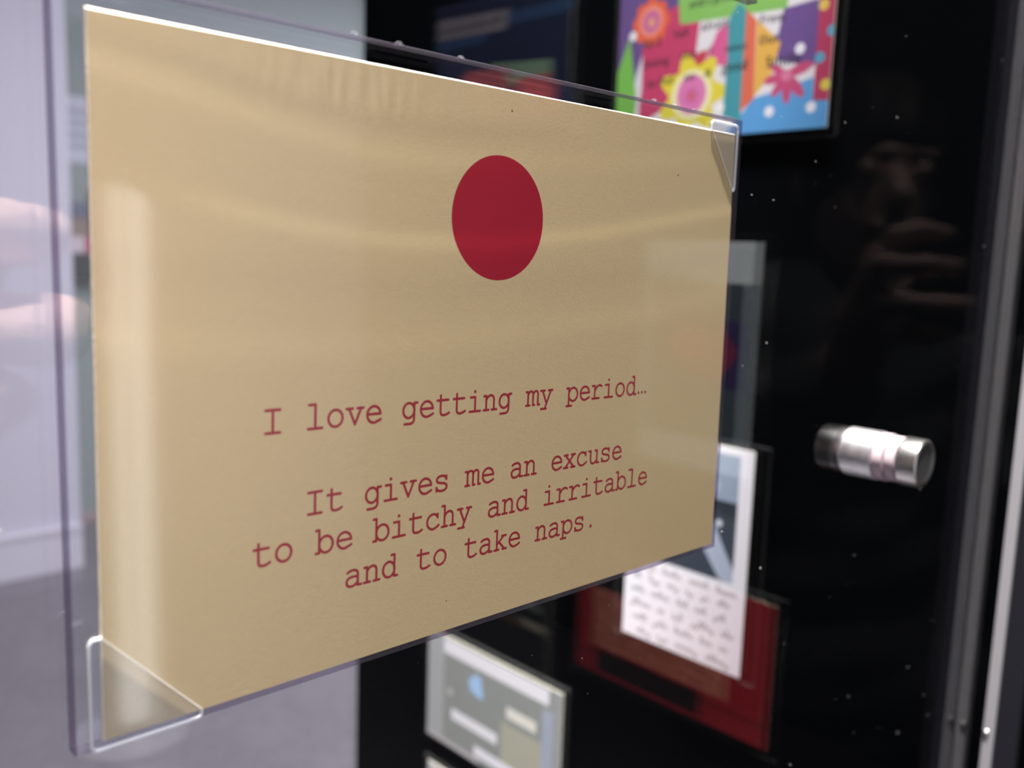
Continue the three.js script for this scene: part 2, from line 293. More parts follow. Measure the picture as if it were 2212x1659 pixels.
// the card is cockled: shallow waves across it, a few tenths of a millimetre high
function interp(pts, x) { for (let i = 1; i < pts.length; i++) if (x <= pts[i][0] || i === pts.length - 1) { let t = (x - pts[i - 1][0]) / (pts[i][0] - pts[i - 1][0]); t = Math.max(-0.3, Math.min(1.3, t)); return pts[i - 1][1] + (pts[i][1] - pts[i - 1][1]) * t; } }
const waves = [ // slope, half width (mm), crest line [x, y] in mm, fade in x
  { a: 0.08, s: 1.7, line: [[-76, 32], [-62, 27.4], [-43, 24.3], [-25, 22.7], [-1, 23.1], [29, 26.5], [76, 34]], env: (x) => Math.min(1, Math.max(0.1, (x + 74) / 22)) },
  { a: 0.05, s: 2.0, line: [[-76, 44.8], [-62, 42.4], [-47, 39.6], [-30, 37.1], [-10, 37.4], [30, 41], [76, 47]], env: (x) => 1 - 0.55 * Math.min(1, Math.max(0, (x + 30) / 40)) },
  { a: -0.034, s: 1.7, line: [[-76, 48.5], [-62, 46.8], [-47, 43.7], [-32, 42.2], [-15, 42.6], [2, 43.8], [76, 50]], env: (x) => Math.max(0, 1 - Math.max(0, (x + 5) / 25)) },
  { a: 0.026, s: 2.6, line: [[-76, 8], [-55, 5.9], [-20, 4.8], [30, 7.8], [76, 12.5]], env: () => 1 },
  { a: -0.02, s: 3.2, line: [[-76, 18], [-20, 14.5], [30, 17], [76, 22]], env: () => 1 },
];
const erf = (x) => { const t = 1 / (1 + 0.3275911 * Math.abs(x)), y = 1 - (((((1.061405429 * t - 1.453152027) * t) + 1.421413741) * t - 0.284496736) * t + 0.254829592) * t * Math.exp(-x * x); return x < 0 ? -y : y; };
function cockle(x, y) { // metres
  const X = x * 1000, Y = y * 1000; let h = 0;
  for (const w of waves) h -= w.a * w.env(X) * w.s * 0.886 * (erf((Y - interp(w.line, X)) / w.s) - 1) * 0.5 * 2 * 0.5 + 0;
  // small ripples near the top edge
  const e = Math.exp(-(((X + 36) / 20) ** 2)) * Math.exp(-(((Y - 47.5) / 3.2) ** 2));
  h += 0.03 * e * (Math.sin(X * 1.5 + 1.6 * Math.sin(X * 0.53)) + 0.8 * Math.sin(X * 2.9 + Y * 0.4 + 1.9 * Math.sin(X * 0.31)));
  return h / 1000;
}
{
  const NX = 260, NY = 190, pos = [], uv = [], idx = [];
  const cxy = (u, v) => { const c = cardCorners, l = (p, q, t) => [p[0] + (q[0] - p[0]) * t, p[1] + (q[1] - p[1]) * t]; return l(l(c.BL, c.BR, u), l(c.TL, c.TR, u), v); };
  const TH = 0.00062, IN = 0.00024; // face height, bevel of the cut edge
  const shrink = (u, v) => [u === 0 ? IN * 0.9 / CW : u === 1 ? 1 - IN * 0.3 / CW : u, v === 1 ? 1 - IN / CH : v === 0 ? IN * 0.2 / CH : v];
  for (let j = 0; j <= NY; j++) for (let i = 0; i <= NX; i++) {
    const [u, v] = shrink(i / NX, j / NY), [x, y] = cxy(u, v); pos.push(x, y, TH + cockle(x, y)); uv.push((x + CW / 2) / CW, (y + CH / 2) / CH);
  }
  for (let j = 0; j < NY; j++) for (let i = 0; i < NX; i++) { const a = j * (NX + 1) + i, b = a + 1, c = a + NX + 1, d = c + 1; idx.push(a, b, d, a, d, c); }
  const face = new THREE.BufferGeometry(); face.setAttribute('position', new THREE.Float32BufferAttribute(pos, 3)); face.setAttribute('uv', new THREE.Float32BufferAttribute(uv, 2)); face.setIndex(idx); face.computeVertexNormals();
  // the paper body: bevelled rim, side and back
  const ring = []; for (let i = 0; i < NX; i++) ring.push([i / NX, 0]); for (let j = 0; j < NY; j++) ring.push([1, j / NY]); for (let i = NX; i > 0; i--) ring.push([i / NX, 1]); for (let j = NY; j > 0; j--) ring.push([0, j / NY]);
  const p2 = [], i2 = [], n = ring.length;
  for (const [u, v] of ring) { const [a, b] = cxy(...shrink(u, v)), [x, y] = cxy(u, v), fuzz = 0.00003 * (rnd() - 0.5); p2.push(a, b, TH + cockle(a, b) - 0.000005, x + fuzz, y + fuzz, TH - 0.00028 + cockle(x, y), x, y, 0.00006); }
  for (let k = 0; k < n; k++) { const a = k * 3, b = ((k + 1) % n) * 3; for (const o of [0, 1]) i2.push(a + o, a + o + 1, b + o + 1, a + o, b + o + 1, b + o); }
  for (let k = 1; k < n - 1; k++) i2.push(2, (k + 1) * 3 + 2, k * 3 + 2);
  let body = new THREE.BufferGeometry(); body.setAttribute('position', new THREE.Float32BufferAttribute(p2, 3)); body.setIndex(i2); body = body.toNonIndexed(); body.computeVertexNormals();
  const grain = greyTexture(1024, [[150, 0.5], [340, 1], [700, 0.7]], 91, 0, 1);
  const g = thing('postcard', 'tan postcard with a red disc and typed red lines on the clear sheet', 'postcard');
  grain.repeat.set(1.5, 1);
  part('printed_face', face, new THREE.MeshPhysicalMaterial({ map: cardFace, roughness: 0.38, metalness: 0.42, bumpMap: grain, bumpScale: 0.000013, clearcoat: 0.62, clearcoatRoughness: 0.07 }), g);
  part('paper_edge', body, M.paper, g);
}
// clear photo corners
function photoCorner(label, cx, cy, sx, sy, legX, legY, outX, outY) {
  const g = thing('photo_corner', label, 'photo corner', [cx, cy, 0], 'clear photo corners');
  const P = (x, y) => new THREE.Vector2(sx * x, sy * y);
  const out = [P(-legX, -0.0002), P(-legX, outY * 0.75), P(-legX + 0.0008, outY)];
  for (let i = 0; i <= 6; i++) { const t = i / 6 * Math.PI / 2; out.push(P(outX - 0.001 + 0.001 * Math.sin(t), outY - 0.001 + 0.001 * Math.cos(t))); }
  out.push(P(outX, -legY + 0.001), P(outX * 0.7, -legY), P(-0.0002, -legY));
  const s = new THREE.Shape(out);
  part('film', new THREE.ExtrudeGeometry(s, { depth: 0.00006, bevelEnabled: false }).translate(0, 0, 0.00098), M.film, g);
  part('backing_film', new THREE.ExtrudeGeometry(new THREE.Shape(out.map((p) => p.clone())), { depth: 0.00003, bevelEnabled: false }).translate(0, 0, 0.00002), M.film, g);
  const crv = new THREE.CatmullRomCurve3(out.map((p) => new THREE.Vector3(p.x, p.y, 0.0006)), false, 'catmullrom', 0.1);
  part('welded_rim', new THREE.TubeGeometry(crv, 90, 0.00030, 8), M.filmRim, g);
  const dg = new THREE.LineCurve3(new THREE.Vector3(out[0].x, out[0].y, 0.00102), new THREE.Vector3(out.at(-1).x, out.at(-1).y, 0.00102));
  part('open_edge', new THREE.TubeGeometry(dg, 2, 0.00007, 6), M.filmRim, g);
}
photoCorner('clear photo corner on the upper right of the tan postcard', 0.07541, 0.05176, 1, 1, 0.0100, 0.0135, 0.0009, 0.0020);
photoCorner('clear photo corner on the lower left of the tan postcard', -0.0763, -0.05144, -1, -1, 0.0150, 0.0158, 0.0016, 0.0012);

// --- cards on the black panel; face turned to -x, card left to right runs along +z
function panelCard(label, plateLabel, [pz0, pz1, py0, py1], [z0, z1, y0, y1], mat, group) {
  const turn = (o, z, y, x) => { o.position.set(x, y, z); o.rotation.y = -Math.PI / 2; return o; };
  turn(holderPlate(plateLabel, pz1 - pz0, py1 - py0, M.farEdge), (pz0 + pz1) / 2, (py0 + py1) / 2, PX - 0.0006);
  const c = single('postcard', label, 'postcard', box(z1 - z0, y1 - y0, 0.0005), [M.paper, M.paper, M.paper, M.paper, mat, M.paper], [0, 0, 0], 'postcards on the black panel');
  return turn(c, (z0 + z1) / 2, (y0 + y1) / 2, PX - 0.0006 - 0.003 - 0.0003);
}
const print = (tex, o = {}) => new THREE.MeshPhysicalMaterial({ map: tex, roughness: 0.5, ...o });
// colourful collage card
const collage = canvas(1024, 683, (k, w, h) => {
  const poly = (c, pts) => { k.fillStyle = c; k.beginPath(); pts.forEach(([u, v], i) => k[i ? 'lineTo' : 'moveTo'](u * w, v * h)); k.closePath(); k.fill(); };
  const disc = (c, u, v, r, ry = r) => { k.fillStyle = c; k.beginPath(); k.ellipse(u * w, v * h, r * w, ry * w, 0, 0, 7); k.fill(); };
  poly('#e4dfe4', [[0, 0], [1, 0], [1, 1], [0, 1]]);
  poly('#644a86', [[0, 0], [0.33, 0], [0.31, 0.2], [0.14, 0.43], [0.1, 0.62], [0, 0.62]]);
  poly('#c23a66', [[0.132, 0.42], [0.25, 0.22], [0.314, 0.2], [0.321, 0.317], [0.418, 0.324], [0.408, 0.49], [0.44, 0.6], [0.3, 0.78], [0.128, 0.9], [0.13, 0.6]]);
  poly('#d85a92', [[0.506, 0.394], [0.556, 0.36], [0.562, 0.6], [0.45, 0.58]]);
  poly('#c23a50', [[0.42, 0.5], [0.47, 0.49], [0.44, 0.62], [0.39, 0.6]]);
  poly('#84bc5c', [[0.30, 0.1], [0.70, 0.06], [0.82, 0.18], [0.807, 0.34], [0.321, 0.317]]);
  poly('#74b64c', [[0.059, 0.337], [0.085, 0.53], [0.112, 0.742], [0.1, 0.9], [-0.01, 0.92], [0, 0.55]]);
  poly('#d6d6de', [[0.134, 0.456], [0.138, 0.68], [0.118, 0.86], [0.1, 0.6]]);
  poly('#6a4a8e', [[0.794, 0.337], [0.935, 0.32], [0.943, 0.617], [0.933, 0.671], [0.782, 0.615], [0.77, 0.518]]);
  poly('#b8345e', [[0.935, 0.0], [1, 0.0], [1.0, 0.86], [0.939, 0.855]]);
  poly('#5aa0dc', [[0.56, 1], [0.634, 0.894], [0.687, 0.805], [0.791, 0.779], [0.936, 0.728], [0.939, 0.853], [1, 0.859], [1, 1]]);
  // flowers
  const flower = (c, u, v, R, n, wob, c2) => { k.fillStyle = c; k.beginPath(); for (let i = 0; i <= 120; i++) { const t = i / 120 * Math.PI * 2, r = R * (1 + wob * Math.cos(n * t)); k[i ? 'lineTo' : 'moveTo']((u + r * Math.cos(t)) * w, v * h + r * Math.sin(t) * w); } k.fill(); };
  flower('#e2d23e', 0.396, 0.744, 0.142, 7, 0.2); disc('#efe9b8', 0.396, 0.744, 0.098); disc('#dc7ab4', 0.397, 0.742, 0.072, 0.078); disc('#cf6aa2', 0.397, 0.75, 0.035); disc('#d2584e', 0.397, 0.75, 0.012);
  flower('#e0603c', 0.171, 0.271, 0.092, 8, 0.07); disc('#e88a7a', 0.171, 0.266, 0.064); disc('#c46a96', 0.171, 0.268, 0.046); disc('#e4a070', 0.173, 0.272, 0.016);
  poly('#3f96a4', [[0.597, 0.255], [0.634, 0.31], [0.636, 0.93], [0.552, 0.89], [0.559, 0.568], [0.553, 0.345]]);
  poly('#dc6a50', [[0.632, 0.306], [0.68, 0.37], [0.689, 0.811], [0.633, 0.875]]);
  poly('#e4b04e', [[0.683, 0.371], [0.79, 0.518], [0.759, 0.686], [0.689, 0.80]]);
  poly('#e4e0e6', [[0.691, 0.8], [0.941, 0.672], [0.936, 0.728], [0.791, 0.779]]);
  k.fillStyle = '#c64a78';
  for (const [u, v] of [[0.757, 0.64], [0.733, 0.723], [0.77, 0.805], [0.831, 0.848], [0.895, 0.818], [0.924, 0.655]]) { const dx = (u - 0.823) * w, dy = (v - 0.70) * h, L = Math.hypot(dx, dy); k.save(); k.translate(0.823 * w, 0.70 * h); k.rotate(Math.atan2(dy, dx)); k.beginPath(); k.ellipse(L * 0.55, 0, L * 0.5, L * 0.19, 0, 0, 7); k.fill(); k.restore(); }
  disc('#d87aa0', 0.823, 0.70, 0.022);
  for (const [u, v, c] of [[0.761, 0.889, '#f0eef8'], [0.933, 0.887, '#f0eef8'], [0.872, 0.567, '#f0eef8'], [0.954, 0.63, '#58a6c8'], [0.994, 0.496, '#58a6c8'], [0.984, 0.775, '#e4d24a'], [0.955, 0.357, '#e8c65a'], [0.077, 0.337, '#e8e6ee'], [0.538, 0.839, '#f4f2ee']]) disc(c, u, v, 0.02);
  poly('#3f96a4', [[0.13, 0.90], [0.19, 0.90], [0.21, 1], [0.12, 1]]);
  // hand lettering
  k.fillStyle = 'rgba(28,22,34,0.92)'; k.font = 'bold 46px sans-serif'; k.textBaseline = 'alphabetic';
  const put = (t, u, v, s = 46, r = 0) => { k.save(); k.translate(u * w, v * h); k.rotate(r); k.font = 'bold ' + s + 'px sans-serif'; k.fillText(t, 0, 0); k.restore(); };
  put('and I pretend', 0.36, 0.235, 44); put('So I', 0.14, 0.43, 52, -0.06); put("Tell", 0.29, 0.40, 46, -0.06); put('Afraid', 0.425, 0.385, 44, -0.03); put('From', 0.69, 0.40, 46, 0.03);
  put('Doing', 0.145, 0.55, 48, -0.05); put('the', 0.335, 0.53, 44); put('t', 0.47, 0.52, 42); put('sweet', 0.545, 0.525, 36); put('Out', 0.695, 0.515, 48);
  put('to Put', 0.165, 0.675, 50, -0.06); put('on', 0.355, 0.66, 46); put('a', 0.455, 0.65, 56); put('good', 0.535, 0.64, 52); put('Smile', 0.73, 0.645, 58);
});
panelCard('colourful collage postcard with flowers, arrow and blue hill on the black panel', 'clear acrylic plate holding the colourful collage postcard', [-0.2365, -0.0945, 0.0825, 0.1805], [-0.2325, -0.0990, 0.0868, 0.1758], print(collage, { color: col(0.47, 0.47, 0.49) }));
// photograph-and-handwriting card
const written = canvas(640, 976, (k, w, h) => {
  const Z = (z) => (z + 0.2075) / 0.0827 * w, Y = (y) => (-0.0780 - y) / 0.1259 * h;
  k.fillStyle = '#e8e4ef'; k.fillRect(0, 0, w, h);
  const g0 = Y(-0.153);
  k.fillStyle = '#2c323c'; k.fillRect(Z(-0.202), Y(-0.082), Z(-0.133) - Z(-0.202), g0 - Y(-0.082));
  k.fillStyle = '#8f9bb2'; k.fillRect(Z(-0.202), Y(-0.082), Z(-0.133) - Z(-0.202), Y(-0.108) - Y(-0.082));
  k.fillStyle = '#a8b4c8'; k.beginPath(); k.ellipse(Z(-0.16), Y(-0.098), 120, 60, 0.2, 0, 7); k.fill();
  k.fillStyle = '#39414e'; k.beginPath(); k.moveTo(Z(-0.202), Y(-0.112)); k.lineTo(Z(-0.165), Y(-0.106)); k.lineTo(Z(-0.148), Y(-0.113)); k.lineTo(Z(-0.133), Y(-0.118)); k.lineTo(Z(-0.133), g0); k.lineTo(Z(-0.202), g0); k.fill();
  k.fillStyle = '#aab2c8'; k.beginPath(); k.moveTo(Z(-0.157), Y(-0.113)); k.lineTo(Z(-0.149), Y(-0.118)); k.lineTo(Z(-0.139), Y(-0.136)); k.lineTo(Z(-0.130), Y(-0.150)); k.lineTo(Z(-0.132), Y(-0.154)); k.lineTo(Z(-0.142), Y(-0.152)); k.lineTo(Z(-0.152), Y(-0.139)); k.lineTo(Z(-0.16), Y(-0.128)); k.fill();
  k.fillStyle = '#c8d0de'; k.beginPath(); k.arc(Z(-0.144), Y(-0.121), 16, 0, 7); k.fill();
  k.fillStyle = '#e8e4ef'; k.fillRect(Z(-0.133), 0, w, h); k.fillRect(0, g0, w, h);
  // joined-up handwriting, too small in the photograph to read
  k.strokeStyle = '#6e6c78'; k.lineWidth = 5; k.lineCap = 'round';
  let s = 5; const r = () => { s = (s * 1664525 + 1013904223) >>> 0; return s / 4294967296; };
  const rows = [[-0.203, 0.072, -0.1598], [-0.2005, 0.068, -0.1668], [-0.2022, 0.0715, -0.1752], [-0.2025, 0.071, -0.1838], [-0.1995, 0.066, -0.1922], [-0.1965, 0.064, -0.2004]];
  for (const [z, len, y] of rows) {
    let x = Z(z); const end = Z(z + len), yb = Y(y);
    while (x < end - 26) {
      const n = 2 + (r() * 5 | 0); k.beginPath(); k.moveTo(x, yb);
      for (let i = 0; i < n && x < end; i++) { const tall = r() < 0.28 ? 36 : r() < 0.16 ? -20 : 17; k.bezierCurveTo(x + 5, yb - tall, x + 13, yb - tall, x + 12, yb - 3); k.bezierCurveTo(x + 13, yb + 4, x + 17, yb + 2, x + 20, yb - 2); x += 20; }
      k.stroke(); x += 34 + 16 * r();
    }
  }
});
panelCard('postcard with a grey photograph above white handwriting on the black panel', 'clear acrylic plate holding the handwritten photograph postcard', [-0.2160, -0.1165, -0.2068, -0.0750], [-0.2075, -0.1248, -0.2039, -0.0780], print(written));
// grey card with white strips
const strips = canvas(1024, 620, (k, w, h) => {
  const Z = (z) => (z + 0.3955) / 0.1415 * w, Y = (y) => (-0.2635 - y) / 0.0860 * h;
  k.fillStyle = '#98999c'; k.fillRect(0, 0, w, h);
  k.fillStyle = '#8d9090'; k.fillRect(Z(-0.376), 0, Z(-0.262) - Z(-0.376), h);
  const rect = (c, a, b, y0, y1) => { k.fillStyle = c; k.fillRect(Z(a), Y(y1), Z(b) - Z(a), Y(y0) - Y(y1)); };
  rect('#a6a7ac', -0.396, -0.377, -0.35, -0.26); rect('#9ea6ba', -0.272, -0.262, -0.34, -0.28); rect('#a9a79a', -0.312, -0.272, -0.35, -0.306); rect('#b9b4ba', -0.396, -0.335, -0.3496, -0.3455);
  rect('#e6e3ee', -0.377, -0.2662, -0.2768, -0.2655); rect('#e4e2ec', -0.3668, -0.316, -0.3262, -0.3180); rect('#dedbd6', -0.307, -0.2774, -0.3012, -0.2930); rect('#e6e3f0', -0.3402, -0.285, -0.3440, -0.3362);
  k.fillStyle = '#a3c4ee'; k.beginPath(); k.moveTo(Z(-0.348), Y(-0.289)); k.lineTo(Z(-0.340), Y(-0.281)); k.lineTo(Z(-0.3345), Y(-0.2835)); k.lineTo(Z(-0.3315), Y(-0.2985)); k.lineTo(Z(-0.3385), Y(-0.298)); k.lineTo(Z(-0.346), Y(-0.296)); k.closePath(); k.fill();
  k.fillStyle = '#b4b6b8'; k.beginPath(); k.arc(Z(-0.369), Y(-0.306), 22, 0, 7); k.fill();
});
panelCard('grey postcard with white label strips and a blue drop on the black panel', 'clear acrylic plate holding the grey postcard with label strips', [-0.3990, -0.2510, -0.3530, -0.2600], [-0.3955, -0.2540, -0.3495, -0.2635], print(strips));
panelCard('pale postcard below the grey postcard with label strips', 'clear acrylic plate holding the pale postcard at the bottom edge', [-0.3990, -0.2510, -0.4640, -0.3690], [-0.3930, -0.2560, -0.4600, -0.3715], std(0.55, 0.53, 0.57, 0.5));

// cards on the near half of the black panel (mirrored in the clear sheet)
const redCard = canvas(720, 430, (k, w, h) => { // u along +z from 0.098 to 0.234
  const Z = (z) => (z - 0.098) / 0.136 * w, Y = (y) => (-0.157 - y) / 0.081 * h;
  k.fillStyle = '#8c1822'; k.fillRect(0, 0, w, h);
  k.fillStyle = '#5e1018'; k.fillRect(Z(0.222), 0, 10, h); k.fillRect(0, Y(-0.225), w, 8);
  k.fillStyle = '#b4685a'; k.fillRect(Z(0.1235), Y(-0.182), Z(0.222) - Z(0.1235), Y(-0.220) - Y(-0.182));
  for (let i = 0; i < 900; i++) { k.fillStyle = rnd() < 0.5 ? 'rgba(120,56,44,0.35)' : 'rgba(206,130,116,0.3)'; k.fillRect(Z(0.1235) + rnd() * (Z(0.218) - Z(0.1235)), Y(-0.182) + rnd() * (Y(-0.217) - Y(-0.182)), 10 + rnd() * 18, 6 + rnd() * 12); }
  k.fillStyle = '#180a0a'; k.fillRect(Z(0.14), Y(-0.2215), Z(0.218) - Z(0.14), Y(-0.236) - Y(-0.2215));
  k.fillStyle = '#1a1418'; k.fillRect(Z(0.185), 0, Z(0.234) - Z(0.185), Y(-0.182));
});
panelCard('dark red postcard with a brown picture on the near half of the panel', 'clear acrylic plate holding the dark red postcard', [0.0930, 0.2395, -0.2430, -0.1530], [0.0980, 0.2340, -0.2380, -0.1570], print(redCard));
const paleCard = canvas(430, 640, (k, w, h) => { // z 0.1215..0.2055, y 0.0315..-0.0825
  const Y = (y) => (0.0315 - y) / 0.125 * h;
  k.fillStyle = '#8b98a4'; k.fillRect(0, 0, w, h);
  k.fillStyle = '#bcc6cc'; k.fillRect(0, 0, w, Y(0.0095));
  k.fillStyle = '#3a434c'; k.fillRect(26, Y(0.0095), w - 60, Y(-0.0105) - Y(0.0095));
  k.fillStyle = '#2e2350'; k.fillRect(26, Y(-0.0105), w - 60, Y(-0.047) - Y(-0.0105));
  k.fillStyle = '#8a2038'; k.beginPath(); k.ellipse(w * 0.45, Y(-0.028), 130, 70, 0, 0, 7); k.fill();
  k.fillStyle = '#c0522c'; k.beginPath(); k.ellipse(w * 0.6, Y(-0.024), 60, 44, 0, 0, 7); k.fill();
  k.fillStyle = '#3a4650'; k.fillRect(26, Y(-0.047), w - 60, Y(-0.0765) - Y(-0.047));
  k.fillStyle = '#aeb9be'; k.fillRect(0, Y(-0.0765), w, h);
});
panelCard('pale bordered postcard with a violet and red picture on the near half', 'clear acrylic plate holding the pale bordered postcard', [0.1134, 0.2140, -0.0972, 0.0350], [0.1215, 0.2055, -0.0935, 0.0315], print(paleCard));
const navyCard = canvas(700, 460, (k, w, h) => { // z 0.261..0.390, y 0.178..0.095
  const Z = (z) => (z - 0.261) / 0.132 * w, Y = (y) => (0.190 - y) / 0.092 * h;
  k.fillStyle = '#232a4c'; k.fillRect(0, 0, w, h);
  k.fillStyle = '#35507c'; k.fillRect(0, Y(0.176), w, Y(0.168) - Y(0.176)); k.fillRect(Z(0.34), Y(0.166), w, Y(0.16) - Y(0.166));
  k.fillStyle = '#8a8290'; k.beginPath(); k.moveTo(Z(0.318), Y(0.178)); k.lineTo(Z(0.392), Y(0.181)); k.lineTo(Z(0.392), Y(0.167)); k.lineTo(Z(0.320), Y(0.1655)); k.fill();
  k.fillStyle = '#5c5866'; k.fillRect(Z(0.324), Y(0.1735), Z(0.392) - Z(0.324), 10);
  k.fillStyle = '#8aa690'; k.beginPath(); k.moveTo(Z(0.277), Y(0.1415)); k.lineTo(Z(0.335), Y(0.1455)); k.lineTo(Z(0.335), Y(0.13)); k.lineTo(Z(0.277), Y(0.13)); k.fill();
  k.fillStyle = '#c85e66'; k.fillRect(Z(0.2785), Y(0.1335), Z(0.313) - Z(0.2785), Y(0.108) - Y(0.1335));
  k.fillStyle = '#a8545e'; k.fillRect(Z(0.320), Y(0.1425), Z(0.366) - Z(0.320), Y(0.108) - Y(0.1425));
});
panelCard('navy postcard with a small red picture high on the near half', 'clear acrylic plate holding the navy postcard', [0.2567, 0.3970, 0.0940, 0.1940], [0.2610, 0.3930, 0.0980, 0.1900], print(navyCard));
const darkCard = canvas(700, 460, (k, w, h) => {
  const Z = (z) => (z - 0.260) / 0.133 * w, Y = (y) => (-0.200 - y) / 0.089 * h;
  k.fillStyle = '#1a1c1e'; k.fillRect(0, 0, w, h);
  k.fillStyle = '#8a8678'; k.fillRect(Z(0.2625), Y(-0.2235), Z(0.289) - Z(0.2625), Y(-0.2295) - Y(-0.2235));
  k.fillStyle = '#6a706c'; k.fillRect(Z(0.268), Y(-0.2105), Z(0.292) - Z(0.268), Y(-0.216) - Y(-0.2105)); k.fillRect(Z(0.3), Y(-0.219), Z(0.38) - Z(0.3), 12);
  k.fillStyle = '#50392a'; k.fillRect(Z(0.286), Y(-0.226), Z(0.31) - Z(0.286), Y(-0.2315) - Y(-0.226));
});
panelCard('near-black postcard with pale lines beside the dark red postcard', 'clear acrylic plate holding the near-black postcard', [0.2545, 0.3970, -0.2930, -0.1960], [0.2600, 0.3930, -0.2890, -0.2000], print(darkCard));

// ------------------------------------------------------------------ the photographer, mirrored faintly in the acrylic
function sdfMesh(lo, hi, cell, f) { // marching cubes over a box; f(x, y, z) is a distance
  const size = Math.max(hi[0] - lo[0], hi[1] - lo[1], hi[2] - lo[2]), c = lo.map((v, i) => (v + hi[i]) / 2), n = Math.ceil(size / cell) + 4;
  const mc = new MarchingCubes(n, new THREE.MeshBasicMaterial(), false, false, 260000); mc.isolation = 0;
  const half = n / 2, S = cell * n / 2;
  for (let z = 0; z < n; z++) for (let y = 0; y < n; y++) for (let x = 0; x < n; x++) {
    const px = c[0] + (x - half) / half * S, py = c[1] + (y - half) / half * S, pz = c[2] + (z - half) / half * S;
    const edge = x < 2 || y < 2 || z < 2 || x > n - 3 || y > n - 3 || z > n - 3;
    const out = px < lo[0] || px > hi[0] || py < lo[1] || py > hi[1] || pz < lo[2] || pz > hi[2];
    mc.field[z * n * n + y * n + x] = edge || out ? -0.02 : -f(px, py, pz);
  }
  mc.update();
  const g0 = new THREE.BufferGeometry(); g0.setAttribute('position', new THREE.BufferAttribute(mc.positionArray.slice(0, mc.count * 3), 3));
  const g = mergeVertices(g0, 1e-5); g.scale(S, S, S); g.translate(...c); g.computeVertexNormals(); return g;
}
const cap = (p, a, b, ra, rb) => { const ax = p[0] - a[0], ay = p[1] - a[1], az = p[2] - a[2], bx = b[0] - a[0], by = b[1] - a[1], bz = b[2] - a[2]; const t = Math.max(0, Math.min(1, (ax * bx + ay * by + az * bz) / (bx * bx + by * by + bz * bz + 1e-12))); return Math.hypot(ax - bx * t, ay - by * t, az - bz * t) - (ra + (rb - ra) * t); };
const smin = (a, b, k) => { const h = Math.max(0, k - Math.abs(a - b)) / k; return Math.min(a, b) - h * h * k * 0.25; };
const ell = (p, c, r) => { const x = (p[0] - c[0]) / r[0], y = (p[1] - c[1]) / r[1], z = (p[2] - c[2]) / r[2], L = Math.hypot(x, y, z); return (L - 1) * Math.min(r[0], r[1], r[2]); };
const field = (bones, k) => (x, y, z) => { let d = 9; const p = [x, y, z]; for (const [a, b, ra, rb] of bones) d = smin(d, cap(p, a, b, ra, rb), k); return d; };
